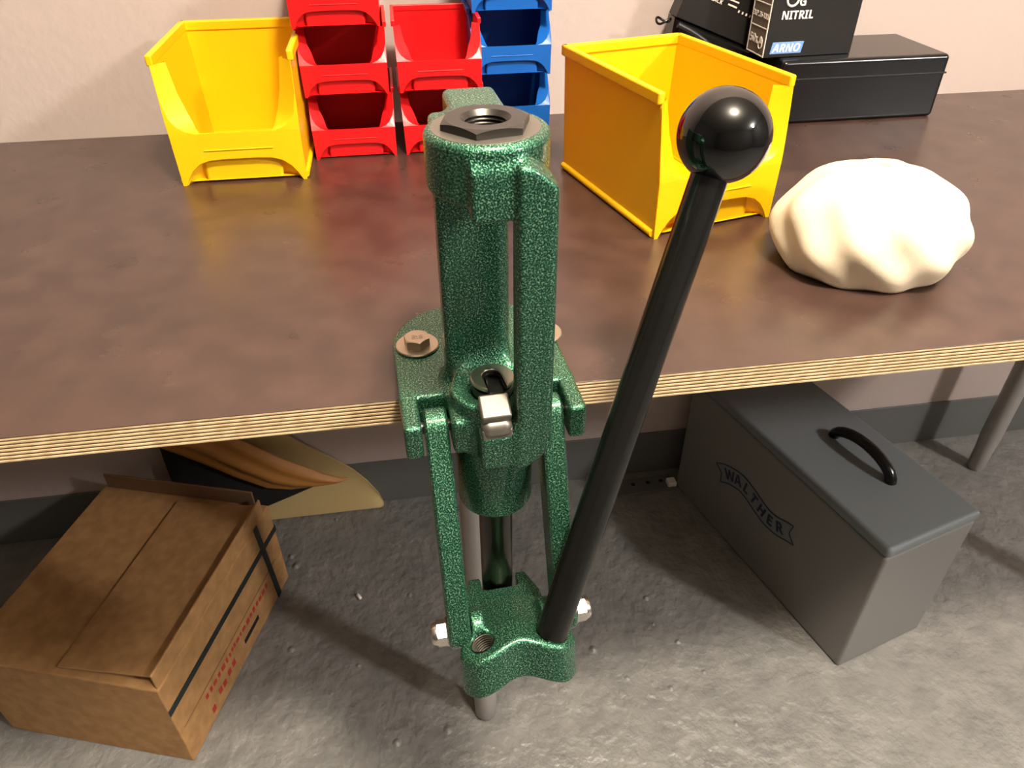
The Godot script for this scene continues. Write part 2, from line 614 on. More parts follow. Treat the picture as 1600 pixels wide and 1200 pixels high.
	M.pale_ink = mat(Color(0.86, 0.82, 0.77), 0.7)
	M.blue_badge = mat(Color(0.42, 0.58, 0.80), 0.6)
	var cl := mat(Color(0.90, 0.83, 0.72), 0.95)
	cl.normal_enabled = true
	cl.normal_texture = relief(noise_image(simplex, 0.12, 2, 61), 2.5)
	M.cloth = triplanar(cl, 0.05)
	M.white = mat(Color(0.92, 0.90, 0.88), 0.5)
	var lm := mat(Color(1, 0.97, 0.92), 0.6)
	lm.emission_enabled = true
	lm.emission = Color(1.0, 0.93, 0.82)
	lm.emission_energy_multiplier = 2.5
	M.lamp_glow = lm

# ---------------------------------------------------------------- storage bins
# w, l, h: outer size; lip: height of the front lip; s: size of the details; set: how far the side walls lean back
func bin_parts(root: Node3D, w: float, l: float, h: float, lip: float, s: float, lean: float, m: Material) -> void:
	var hr := h - 6.0 * s
	var hw := func(y: float) -> float: return lerpf(w * 0.5 - 4.5 * s, w * 0.5 - 2.2 * s, y / h)
	var zf := func(y: float) -> float: return 0.0 if y < lip else -lean * pow((y - lip) / (hr - lip), 1.15)
	var t := Tris.new()
	var th := 2.0 * s
	# side walls
	for sg: float in [-1.0, 1.0]:
		var ys := [0.0, lip * 0.5, lip, lerpf(lip, hr, 0.2), lerpf(lip, hr, 0.5), hr, h - 0.5 * s]
		for i in ys.size() - 1:
			var ya: float = ys[i]
			var yb: float = ys[i + 1]
			var za: float = zf.call(min(ya, hr)) - 2.0 * s
			var zb: float = zf.call(min(yb, hr)) - 2.0 * s
			var xa: float = hw.call(ya)
			var xb: float = hw.call(yb)
			t.quad(Vector3(sg * xa, ya, za), Vector3(sg * xb, yb, zb), Vector3(sg * xb, yb, -l), Vector3(sg * xa, ya, -l), Vector3(sg, 0, 0))
			t.quad(Vector3(sg * (xa - th), ya, za), Vector3(sg * (xb - th), yb, zb), Vector3(sg * (xb - th), yb, -l + th), Vector3(sg * (xa - th), ya, -l + th), Vector3(-sg, 0, 0))
			t.quad(Vector3(sg * xa, ya, za), Vector3(sg * xb, yb, zb), Vector3(sg * (xb - th), yb, zb), Vector3(sg * (xa - th), ya, za), Vector3(0, 0, 1))
	# back and floor
	var x0: float = hw.call(0.0)
	var x1: float = hw.call(h)
	t.quad(Vector3(-x0, 0, -l), Vector3(x0, 0, -l), Vector3(x1, h, -l), Vector3(-x1, h, -l), Vector3(0, 0, -1))
	t.quad(Vector3(-x0, 0, -l + th), Vector3(x0, 0, -l + th), Vector3(x1, h, -l + th), Vector3(-x1, h, -l + th), Vector3(0, 0, 1))
	t.quad(Vector3(-x0, 2 * s, -3 * s), Vector3(x0, 2 * s, -3 * s), Vector3(x0, 2 * s, -l), Vector3(-x0, 2 * s, -l), Vector3.UP)
	t.quad(Vector3(-x0, 0.0, -9 * s), Vector3(x0, 0.0, -9 * s), Vector3(x0, 0.0, -l), Vector3(-x0, 0.0, -l), Vector3.DOWN)
	if s > 0.0012:
		for sg: float in [-1.0, 1.0]:
			t.add(tube([Vector3(sg * x0, 2.6 * s, -l), Vector3(sg * x0, 2.6 * s, -l * 0.5), Vector3(sg * x0, 2.6 * s, -3.0 * s)], 2.4 * s, 12))
	put("body", t, m, root)
	# rim
	t = Tris.new()
	var rx := w * 0.5
	var zr := -lean - 1.0 * s
	for sg: float in [-1.0, 1.0]:
		t.add(rbox(Vector3(4.5 * s, 7 * s, l + zr + 1.5 * s), Vector3(sg * (rx - 2.25 * s), h - 3.5 * s, (zr - l - 1.5 * s) * 0.5), 1.2 * s, 2))
	t.add(rbox(Vector3(w, 7 * s, 4.5 * s), Vector3(0, h - 3.5 * s, -l + 0.75 * s), 1.2 * s, 2))
	put("rim", t, m, root)
	# front: funnel round the opening, lip face, grip recess
	var xh: float = hw.call(hr)
	var xl: float = hw.call(lip)
	var outer := [Vector2(xh, hr), Vector2(lerpf(xh, xl, 0.5), lerpf(lip, hr, 0.55)), Vector2(xl - 1.8 * s, lip + 11 * s), Vector2(xl - 5.5 * s, lip + 5.5 * s), Vector2(xl - 10.5 * s, lip + 2 * s), Vector2(xl - 17 * s, lip), Vector2(xl * 0.3, lip)]
	var inner := [Vector2(xh - 8 * s, hr), Vector2(xh - 11 * s, lerpf(lip, hr, 0.55)), Vector2(xl - 13.5 * s, lip + 11 * s), Vector2(xl - 15.5 * s, lip + 6 * s), Vector2(xl - 17 * s, lip + 2 * s), Vector2(xl - 19 * s, lip - 0.5 * s), Vector2(xl * 0.3, lip - 0.5 * s)]
	var deep := [8.0, 8.5, 9.0, 8.0, 6.0, 4.0, 3.0]
	var ro := []
	var ri := []
	for i in outer.size():
		ro.append(Vector3(outer[i].x, outer[i].y, zf.call(outer[i].y)))
		ri.append(Vector3(inner[i].x, inner[i].y, zf.call(inner[i].y) - deep[i] * s))
	for i in range(outer.size() - 1, -1, -1):
		ro.append(Vector3(-ro[i].x, ro[i].y, ro[i].z))
		ri.append(Vector3(-ri[i].x, ri[i].y, ri[i].z))
	t = Tris.new()
	t.add(sheet([ro, ri], false, true))
	var low := []
	for p: Vector3 in ri: low.append(Vector3(signf(p.x) * min(absf(p.x), x0 - 3 * s), min(p.y, 2.0 * s), -4.0 * s) if p.y < lip + 3 * s else p + Vector3(signf(p.x) * 2 * s, 0, -3 * s))
	t.add(sheet([ri, low], false, true))
	put("opening_edge", t, m, root)
	# lip face
	t = Tris.new()
	var arch := [Vector2(x0 - 2.0 * s, 0), Vector2(x0 - 4.5 * s, 5 * s), Vector2(x0 - 8.5 * s, 10.5 * s), Vector2(x0 - 14 * s, 14.8 * s), Vector2(x0 - 21 * s, 17 * s), Vector2(x0 * 0.25, 17.6 * s)]
	var faces := []
	var face := PackedVector2Array([Vector2(-xl - 0.2 * s, lip), Vector2(-x0 - 0.6 * s, 0)])
	for p in arch: face.append(Vector2(-p.x, p.y))
	for i in range(arch.size() - 1, -1, -1): face.append(arch[i])
	face.append(Vector2(x0 + 0.6 * s, 0)); face.append(Vector2(xl + 0.2 * s, lip))
	faces.append(face)
	for sg: float in [-1.0, 1.0]:
		var up := PackedVector2Array()
		for i in outer.size() - 1: up.append(Vector2(outer[i].x * sg, outer[i].y))
		up.append(Vector2(sg * (xl + 0.2 * s), lip))
		up.append(Vector2(sg * (lerpf(xl, xh, 0.15) + 0.3 * s), lip + 5.5 * s))
		up.append(Vector2(sg * (lerpf(xl, xh, 0.35) + 0.3 * s), lip + 11 * s))
		up.append(Vector2(sg * (lerpf(xl, xh, 0.6) + 0.3 * s), lerpf(lip, hr, 0.55)))
		up.append(Vector2(sg * (xh + 0.3 * s), hr))
		faces.append(up)
	for f in faces:
		var idx := Geometry2D.triangulate_polygon(f)
		for i in range(0, idx.size(), 3):
			var q := []
			for k in 3:
				var p: Vector2 = f[idx[i + k]]
				q.append(Vector3(p.x, p.y, zf.call(p.y)))
			t.flat(q[0], q[1], q[2], Vector3(0, 0, 1))
	t.add(rbox(Vector3(w * 0.5, 1.0 * s, 1.2 * s), Vector3(0, lip - 11.5 * s, 0), 0.4 * s, 1))
	put("front_lip", t, m, root)
	# grip recess under the lip
	t = Tris.new()
	var full := []
	for p in arch: full.append(Vector2(-p.x, p.y))
	for i in range(arch.size() - 1, -1, -1): full.append(arch[i])
	var rows := []
	for e in [[1.0, 0.0, 0.0], [1.0, -6.5, 0.0], [0.985, -8.5, -0.2], [0.96, -9.3, -0.9]]:
		var line := []
		for p: Vector2 in full:
			var f := clampf((x0 - absf(p.x)) / (20.0 * s), 0.1, 1.0)
			line.append(Vector3(p.x * lerpf(1.0, e[0], 0.4), maxf(p.y * e[0] + e[2] * s, 0.0), e[1] * s * f))
		rows.append(line)
	t.add(sheet(rows, false, true))
	var bottom := []
	for p: Vector3 in rows[3]: bottom.append(Vector3(p.x, 0.0, p.z - 4.0 * s))
	var mid := []
	for p: Vector3 in rows[3]: mid.append(Vector3(p.x, p.y * 0.5, p.z - 1.1 * s))
	t.add(sheet([rows[3], mid, bottom], false, true))
	put("grip_recess", t, m, root)

# ---------------------------------------------------------------- the press
func hexagon(r: float, turn := 0.0) -> PackedVector2Array:
	var p := PackedVector2Array()
	for i in 6: p.append(Vector2(cos(turn + TAU * i / 6), sin(turn + TAU * i / 6)) * r)
	return p

# hexagon standing along y with a rounded (chamfered) crown, and a round hole if bore > 0
func hex_body(r: float, y0: float, y1: float, bore: float, turn: float, crown := 0.7) -> Tris:
	var t := Tris.new()
	var n := 96
	var ap := r * cos(PI / 6)
	var tops := []
	for i in n:
		var a := TAU * i / n
		var f := fposmod(a, TAU / 6) - TAU / 12
		var e := ap / cos(f)
		var drop := (e - ap) * 0.577 * crown
		tops.append([Vector3(cos(a + turn), 0, sin(a + turn)), e, drop])
	for i in n:
		var j := (i + 1) % n
		var da: Vector3 = tops[i][0]
		var db: Vector3 = tops[j][0]
		var ea: float = tops[i][1]
		var eb: float = tops[j][1]
		var up := Vector3.UP
		t.quad(da * ea + up * y0, db * eb + up * y0, db * eb + up * (y1 - tops[j][2]), da * ea + up * (y1 - tops[i][2]), da + db)
		t.flat(da * ea + up * (y1 - tops[i][2]), db * eb + up * (y1 - tops[j][2]), db * (ap * 0.985) + up * y1, up)
		t.flat(da * ea + up * (y1 - tops[i][2]), db * (ap * 0.985) + up * y1, da * (ap * 0.985) + up * y1, up)
		t.quad(da * (ap * 0.985) + up * y1, db * (ap * 0.985) + up * y1, db * bore + up * y1, da * bore + up * y1, up)
		t.quad(da * ea + up * y0, db * eb + up * y0, db * bore + up * y0, da * bore + up * y0, -up)
	return t

func turned(t: Tris, from_y_to: Vector3, at := Vector3.ZERO) -> Tris:
	var d := from_y_to.normalized()
	var q := Quaternion(Vector3.UP, d)
	return Tris.new().add(t, Transform3D(Basis(q), at))

func make_press() -> void:
	var k := 0.001
	var o := thing("reloading_press", "green hammered-enamel press with a long black ball handle, bolted to the bench edge", "press", Vector3(0, BENCH, 0), deg_to_rad(2.8))
	var rise := Vector3(0, PRESS_TOP - BENCH, 0)
	var fr := put("frame", field_mesh(frame_field, Vector3(-66, -280, -138), Vector3(66, 2, 46), 1.5), M.green, o)
	fr.position = rise
	# bushing in the head
	var ring := lathe([Vector2(16.9, -6), Vector2(16.9, -4.5), Vector2(29.0, -4.5), Vector2(29.4, -5.2)].map(func(p): return p * k), 72)
	put("machined_face", ring, M.ground_steel, o).position = rise
	var bush := hex_body(24.6 * k, -4.4 * k, 0.0, 13.4 * k, deg_to_rad(-9.5))
	put("hex_bushing", bush, M.dark_steel, o).position = rise
	var prof := [Vector2(13.4, 0.0), Vector2(11.8, -1.7)]
	for i in 14: prof.append_array([Vector2(10.9, -2.6 - i * 2.1), Vector2(12.2, -3.65 - i * 2.1)])
	prof.append(Vector2(17.0, -36.5))
	prof.reverse()
	put("bushing_thread", lathe(prof.map(func(p): return p * k), 64), M.dark_steel, o).position = rise
	# ram, shell holder
	var ram := lathe([Vector2(0, -392), Vector2(11.8, -392), Vector2(12.6, -391), Vector2(12.6, -178), Vector2(12.2, -177.5), Vector2(0, -177.5)].map(func(p): return p * k), 64)
	put("ram", ram, M.ram, o).position = rise
	make_shell_holder(o, rise)
	# primer arm bracket
	var bra := Tris.new()
	bra.add(rbox(Vector3(19, 9, 17) * k, Vector3.ZERO, 1.6 * k, 3), Transform3D(Basis(Vector3.RIGHT, 0.42), Vector3(-3.6, -170.5, 28.5) * k))
	bra.add(rbox(Vector3(19.5, 13, 11) * k, Vector3(-3.4, -181.5, 33.5) * k, 5.2 * k, 5))
	bra.add(rbox(Vector3(19.5, 8, 8) * k, Vector3(-3.4, -185.0, 33.5) * k, 1.5 * k, 2))
	put("primer_bracket", bra, M.ground_steel, o).position = rise
	# links
	for sg: float in [-1.0, 1.0]:
		var poly := PackedVector2Array()
		var p1 := Vector2(-203.0, -1.0)   # (y, z)
		var p2 := PIN
		var dir := (p2 - p1).normalized()
		var base := dir.angle()
		for i in 17: poly.append((p2 + Vector2.from_angle(base - PI / 2 + PI * i / 16) * 13.0) * k)
		for i in 17: poly.append((p1 + Vector2.from_angle(base + PI / 2 + PI * i / 16) * 12.6) * k)
		var t := prism(poly, -7.8 * k, 7.8 * k, 1.6 * k, true)
		# prism axes (x, y, z) stand for (y, z, x)
		var b := Basis(Vector3(0, 1, 0), Vector3(0, 0, 1), Vector3(1, 0, 0))
		var lk := put("link", Tris.new().add(t, Transform3D(b, Vector3(sg * 39.2, 0, 0) * k)), M.green, o)
		lk.position = rise
		put("upper_pin", turned(lathe([Vector2(0, -11.0), Vector2(4.5, -11.0), Vector2(4.5, 11.0), Vector2(0, 11.0)].map(func(p): return p * k), 24), Vector3.RIGHT, Vector3(sg * 39.4, p1.x, p1.y) * k), M.dark_steel, lk)
		var at := Vector3(sg * 47.2, PIN.x, PIN.y) * k
		var nut := hex_body(9.6 * k, 0.0, 7.4 * k, 0.001, 0.05 * sg, 1.0)
		var dome := lathe([Vector2(8.2, 7.0), Vector2(8.0, 9.2), Vector2(7.2, 10.6), Vector2(5.4, 11.2), Vector2(5.0, 10.4), Vector2(0, 10.4)].map(func(p): return p * k), 32)
		var washer := lathe([Vector2(0, -0.2), Vector2(10.2, -0.2), Vector2(10.4, 0.6), Vector2(10.0, 1.2), Vector2(0, 1.2)].map(func(p): return p * k), 32)
		var nt := put("lock_nut", turned(nut, Vector3(sg, 0, 0), at + Vector3(sg * 0.001, 0, 0)), M.bright, o)
		nt.position = rise
		put("nut_collar", turned(dome, Vector3(sg, 0, 0), at + Vector3(sg * 0.001, 0, 0)), M.bright, nt)
		put("washer", turned(washer, Vector3(sg, 0, 0), at), M.bright, nt)
	# handle block with its open threaded socket, the handle and its ball
	var yk := put("handle_block", field_mesh(yoke_field, Vector3(-47, -415, -16), Vector3(47, -322, 116), 1.5), M.green, o)
	yk.position = rise
	var left := Vector3(-HDIR.x, HDIR.y, HDIR.z)
	var mouth := (Vector3(-SOCK.x, SOCK.y, SOCK.z) - left * 0.6) * k
	var rings := Tris.new()
	for i in 11:
		var y := -0.9 - i * 1.9
		rings.add(lathe([Vector2(8.6, y - 0.75), Vector2(7.65, y - 0.25), Vector2(7.65, y + 0.25), Vector2(8.6, y + 0.75)].map(func(p): return p * k), 48, 5.0))
	var sock := put("threaded_socket", turned(lathe([Vector2(0, -22.5), Vector2(8.45, -22.5), Vector2(8.45, 0.4)].map(func(p): return p * k), 48), left, mouth), M.black_bore, yk)
	sock.set_meta("label", "open threaded socket without a handle")
	put("socket_thread", turned(rings, left, mouth), M.steel, yk)
	var s0 := Vector3(24.2, -336.0, 83.0)
	var ball := Vector3(141.1, -23.5, -11.3)
	var hd := (ball - s0).normalized()
	var len := s0.distance_to(ball)
	var rod := lathe([Vector2(0, -7), Vector2(8.3, -7), Vector2(8.3, -0.2), Vector2(10.4, -0.2), Vector2(11.3, 1.0), Vector2(11.3, len - 22.0)].map(func(p): return p * k), 48)
	var hn := put("handle", turned(rod, hd, s0 * k), M.handle, o)
	hn.position = rise
	var bp := []
	var rb := 27.0
	for i in 33:
		var a := -PI / 2 + 0.30 + (PI - 0.30) * i / 32.0
		bp.append(Vector2(cos(a) * rb, sin(a) * rb) * k)
	bp.push_front(Vector2(0, bp[0].y))
	put("ball_knob", turned(lathe(bp, 72, 40.0), hd, ball * k), M.knob, o).position = rise

func make_shell_holder(o: Node3D, rise: Vector3) -> void:
	var k := 0.001
	var outline := func(r: float, half: float, turn: float) -> PackedVector2Array:
		var p := PackedVector2Array()
		var a0 := asin(half / r)
		for i in 49:
			var a := PI / 2 + a0 + (TAU - 2 * a0) * i / 48.0
			p.append(Vector2(cos(a), sin(a)) * r)
		for i in 17:
			var a := 0.0 - PI * i / 16.0
			p.append(Vector2(cos(a), sin(a)) * half + Vector2(0, -1.0))
		for i in p.size(): p[i] = p[i].rotated(turn) * k
		return p
	# built in xy, laid down so that y becomes z
	var lay := Basis(Vector3(1, 0, 0), Vector3(0, 0, 1), Vector3(0, -1, 0))
	var t := Tris.new()
	t.add(prism(outline.call(14.2, 6.4, -0.10), 0.0, 3.4 * k, 0.7 * k, true), Transform3D(lay.rotated(Vector3.RIGHT, 0.0), Vector3(0, -166.0, 0) * k))
	var t2 := Tris.new()
	t2.add(prism(outline.call(12.0, 5.6, -0.10), 3.0 * k, 6.0 * k, 0.3 * k, true), Transform3D(lay, Vector3(0, -166.0, 0) * k))
	t2.add(prism(outline.call(13.6, 4.6, -0.10), 5.8 * k, 11.6 * k, 0.5 * k, true), Transform3D(lay, Vector3(0, -166.0, 0) * k))
	put("shell_holder", t, M.steel, o).position = rise
	put("holder_stem", t2, M.black_bore, o).position = rise
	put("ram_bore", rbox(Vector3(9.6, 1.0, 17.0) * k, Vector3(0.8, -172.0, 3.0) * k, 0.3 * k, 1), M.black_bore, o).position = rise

func make_bolt(label: String, at: Vector3, turn: float) -> void:
	var k := 0.001
	var o := thing("hex_bolt", label, "bolt", at, 0.0, "bolts through the press flange")
	put("washer", lathe([Vector2(5, 0.05), Vector2(15.2, 0.05), Vector2(15.9, 0.6), Vector2(15.9, 1.6), Vector2(15.3, 2.2), Vector2(0, 2.2)].map(func(p): return p * k), 64), M.zinc, o)
	var head := put("bolt_head", hex_body(9.8 * k, 2.2 * k, 8.8 * k, 0.0005, turn, 1.0), M.zinc, o)
	put("grade_mark", letters("8.8", 0.0028, true, 0.0003), M.steel, head).transform = Transform3D(Basis(Vector3.RIGHT, -PI / 2), Vector3(0.0005, 0.00885, 0.001))

# ---------------------------------------------------------------- bench, room
func make_bench() -> void:
	var o := thing("workbench", "workbench with dark brown film-faced plywood top and round grey steel legs", "workbench")
	var x0 := -1.15
	var x1 := 1.25
	var z0 := -0.656
	var z1 := -0.0326
	var th := 0.0213
	var film := 0.0009
	put("film_top", rbox(Vector3(x1 - x0, film, z1 - z0), Vector3((x0 + x1) / 2, BENCH - film / 2, (z0 + z1) / 2), 0.0003, 1), M.film, o)
	var n := 13
	var step := (th - film) / n
	for i in n:
		var dark := i % 2 == 1
		var inset := 0.0005 if dark else 0.0
		put("ply", rbox(Vector3(x1 - x0 - 2 * inset, step * 1.01, z1 - z0 - 2 * inset), Vector3((x0 + x1) / 2, BENCH - film - step * (i + 0.5), (z0 + z1) / 2), 0.0002, 1), M.ply_dark if dark else M.ply_light, o)
	var top := BENCH - th
	for p in [Vector2(0.003, -0.2195), Vector2(-1.0, -0.2195), Vector2(1.1, -0.2195), Vector2(-1.0, -0.60), Vector2(1.1, -0.60)]:
		var lg := put("leg", lathe([Vector2(0.0, 0.0), Vector2(0.0135, 0.0), Vector2(0.0165, 0.006), Vector2(0.0172, 0.05), Vector2(0.0195, 0.09), Vector2(0.0195, top - 0.004), Vector2(0.038, top - 0.004), Vector2(0.038, top)], 40), M.leg, o)
		lg.position = Vector3(p.x, 0, p.y)

func make_room() -> void:
	var xl := -2.6
	var xr := 3.4
	var zb := -0.70
	var zf := 3.0
	var hh := 2.5
	var mx := (xl + xr) / 2
	var mz := (zb + zf) / 2
	struct("floor", Vector3(xr - xl + 0.4, 0.1, zf - zb + 0.4), Vector3(mx, -0.05, mz), M.floor)
	var fl: MeshInstance3D = get_node("floor")
	var rng := RandomNumberGenerator.new()
	rng.seed = 3
	for p in [[0.3090, -0.3847], [0.3361, -0.2919], [0.1926, -0.2997], [-0.3212, -0.5785], [-0.3100, -0.5554], [-0.2413, -0.6602], [0.3598, -0.2323], [0.1344, -0.3173], [-0.1048, -0.4566], [-0.3045, -0.3776], [-0.1934, -0.3304], [0.2340, -0.2406], [0.2977, -0.2139], [0.3774, -0.1431], [0.3053, -0.3320], [-0.0576, -0.2009], [-0.1349, -0.1931]]:
		var r := rng.randf_range(0.0028, 0.0052)
		var lump := put("paint_lump", lathe([Vector2(r * 1.5, 0.0), Vector2(r * 1.05, r * 0.18), Vector2(r * 0.75, r * 0.5), Vector2(r * 0.4, r * 0.72), Vector2(0.0, r * 0.8)], 14, 60.0), M.floor, fl)
		lump.position = Vector3(p[0] - mx, 0.05, p[1] - mz)
		lump.scale = Vector3(rng.randf_range(0.8, 1.3), 1.0, rng.randf_range(0.8, 1.3))
	struct("ceiling", Vector3(xr - xl + 0.4, 0.1, zf - zb + 0.4), Vector3(mx, hh + 0.05, mz), M.ceiling)
	struct("wall_back", Vector3(xr - xl + 0.4, hh, 0.1), Vector3(mx, hh / 2, zb - 0.05), M.wall)
	struct("wall_front", Vector3(xr - xl + 0.4, hh, 0.1), Vector3(mx, hh / 2, zf + 0.05), M.wall_far)
	struct("wall_left", Vector3(0.1, hh, zf - zb), Vector3(xl - 0.05, hh / 2, mz), M.wall_far)
	struct("wall_right", Vector3(0.1, hh, zf - zb), Vector3(xr + 0.05, hh / 2, mz), M.wall_far)
	struct("baseboard_back", Vector3(xr - xl, 0.108, 0.004), Vector3(mx, 0.054, zb + 0.002), M.skirting)

func make_lamp(called: String, label: String, at: Vector3, size: float, col: Color, energy: float) -> void:
	var o := thing(called, label, "lamp", at)
	put("housing", lathe([Vector2(0, 0), Vector2(size + 0.03, 0), Vector2(size + 0.03, -0.03), Vector2(size + 0.005, -0.035), Vector2(size + 0.002, -0.02), Vector2(0, -0.02)], 40), M.white, o)
	put("lamp_diffuser", lathe([Vector2(0, -0.034), Vector2(size, -0.034), Vector2(size, -0.022), Vector2(0, -0.022)], 40), M.lamp_glow, o)
	var l := OmniLight3D.new()
	l.name = "light"
	l.light_color = col
	l.light_energy = energy
	l.light_size = size
	l.omni_range = 12.0
	l.omni_attenuation = 2.0
	l.shadow_enabled = true
	l.position = Vector3(0, -0.04 - size, 0)
	o.add_child(l)

# ---------------------------------------------------------------- things round about
func make_bins() -> void:
	var r := thing("storage_bin", "red stacking bin at the bottom of the left red stack", "storage bin", Vector3(-0.0986, BENCH, -0.5256), 0.0, "small red stacking bins")
	bin_parts(r, 0.105, 0.124, 0.0735, 0.0350, 0.001, 0.028, M.red)
	again(r, "red stacking bin second from the bottom of the left red stack", Vector3(-0.1005, BENCH + 0.073, -0.527), 0.006)
	again(r, "red stacking bin third up in the left red stack, cut by the picture's top", Vector3(-0.1030, BENCH + 0.146, -0.529), -0.006)
	again(r, "red stacking bin at the foot of the right red stack, half behind the press", Vector3(0.0105, BENCH, -0.5256), 0.0)
	again(r, "open-topped red stacking bin on top of the right red stack", Vector3(0.0095, BENCH + 0.073, -0.527), -0.008)
	var b := thing("storage_bin", "blue stacking bin lowest in the blue stack, mostly behind the press head", "storage bin", Vector3(0.1035, BENCH, -0.582), 0.0, "small blue stacking bins")
	bin_parts(b, 0.105, 0.100, 0.0735, 0.0350, 0.001, 0.028, M.blue)
	again(b, "blue stacking bin second from the bottom of the blue stack", Vector3(0.1035, BENCH + 0.073, -0.583), 0.004)
	again(b, "blue stacking bin third from the bottom of the blue stack", Vector3(0.1035, BENCH + 0.146, -0.584), -0.004)
	again(b, "blue stacking bin topmost in the blue stack, at the picture's upper edge", Vector3(0.1035, BENCH + 0.219, -0.585), 0.003)
	var y := thing("storage_bin", "large yellow bin standing on the bench left of the red stacks", "storage bin", Vector3(-0.2235, BENCH, -0.4655), 0.0, "large yellow bins")
	bin_parts(y, 0.150, 0.185, 0.137, 0.057, 0.0016, 0.008, M.yellow)
	var y2 := thing("storage_bin", "large yellow bin turned at an angle behind the black ball handle", "storage bin", Vector3(0.2587, BENCH, -0.265), deg_to_rad(13.6), "large yellow bins")
	bin_parts(y2, 0.150, 0.207, 0.137, 0.057, 0.0016, 0.008, M.yellow)

func make_case() -> void:
	# grey case under the bench, right
	var turn := deg_to_rad(15.48)
	var o := thing("storage_case", "large grey case under the bench with a blue ribbon wordmark on its side", "case", Vector3(0.453, 0, -0.650), turn)
	# local: the visible side is the plane x = 0, z runs along it towards the camera
	var l := 0.46
	var wd := 0.18
	put("body", rbox(Vector3(wd, 0.268, l), Vector3(wd / 2, 0.134, l / 2), 0.006, 3), M.case_grey, o)
	put("lid", rbox(Vector3(wd + 0.004, 0.020, l + 0.004), Vector3(wd / 2, 0.277, l / 2), 0.008, 4), M.case_top, o)
	var hp := []
	for i in 13:
		var a := PI * i / 12.0
		hp.append(Vector3(0.105, 0.286 + sin(a) * 0.03, 0.30 - cos(a) * 0.06))
	put("handle", tube(hp, 0.009, 12), M.black_gloss, o)
	# ribbon: centre line over the length of the side
	var mid := Curve2D.new()
	for p in [[0.112, 0.133], [0.132, 0.146], [0.150, 0.153], [0.172, 0.158], [0.195, 0.155], [0.222, 0.147], [0.246, 0.142], [0.270, 0.145], [0.290, 0.153], [0.306, 0.158]]: mid.add_point(Vector2(p[0], p[1]))
	var n := 28
	var total := mid.get_baked_length()
	var tops := []
	var lows := []
	for i in n + 1:
		var d := total * i / n
		var p := mid.sample_baked(d, true)
		var q := mid.sample_baked(minf(d + 0.004, total), true) - mid.sample_baked(maxf(d - 0.004, 0), true)
		var nrm := Vector2(-q.y, q.x).normalized()
		var e := 0.0
		tops.append(p + nrm * 0.0185); lows.append(p - nrm * 0.0185)
	# swallow tails
	var poly := PackedVector2Array()
	for p in tops: poly.append(p)
	poly.append(mid.sample_baked(total - 0.011, true))
	for i in range(n, -1, -1): poly.append(lows[i])
	poly.append(mid.sample_baked(0.011, true))
	var side := Basis(Vector3(0, 0, 1), Vector3(0, 1, 0), Vector3(-1, 0, 0))
	var rb := put("ribbon", Tris.new().add(prism(poly, 0.0, 0.0004, 0.0001), Transform3D(side, Vector3.ZERO)), M.ribbon, o)
	var line := []
	for p in poly: line.append(side * Vector3(p.x, p.y, 0.0005))
	line.append(line[0])
	put("ribbon_outline", tube(line, 0.001, 6), M.blue_ink, rb)
	var word := "WALTHER"
	for i in word.length():
		var d := total * (0.165 + 0.67 * i / 6.0)
		var p := mid.sample_baked(d, true)
		var q := mid.sample_baked(d + 0.004, true) - mid.sample_baked(d - 0.004, true)
		var lt := put("letter", letters(word[i], 0.021), M.blue_ink, rb)
		lt.transform = Transform3D(side * Basis(Vector3(0, 0, 1), q.angle()), side * Vector3(p.x, p.y, 0.0008))

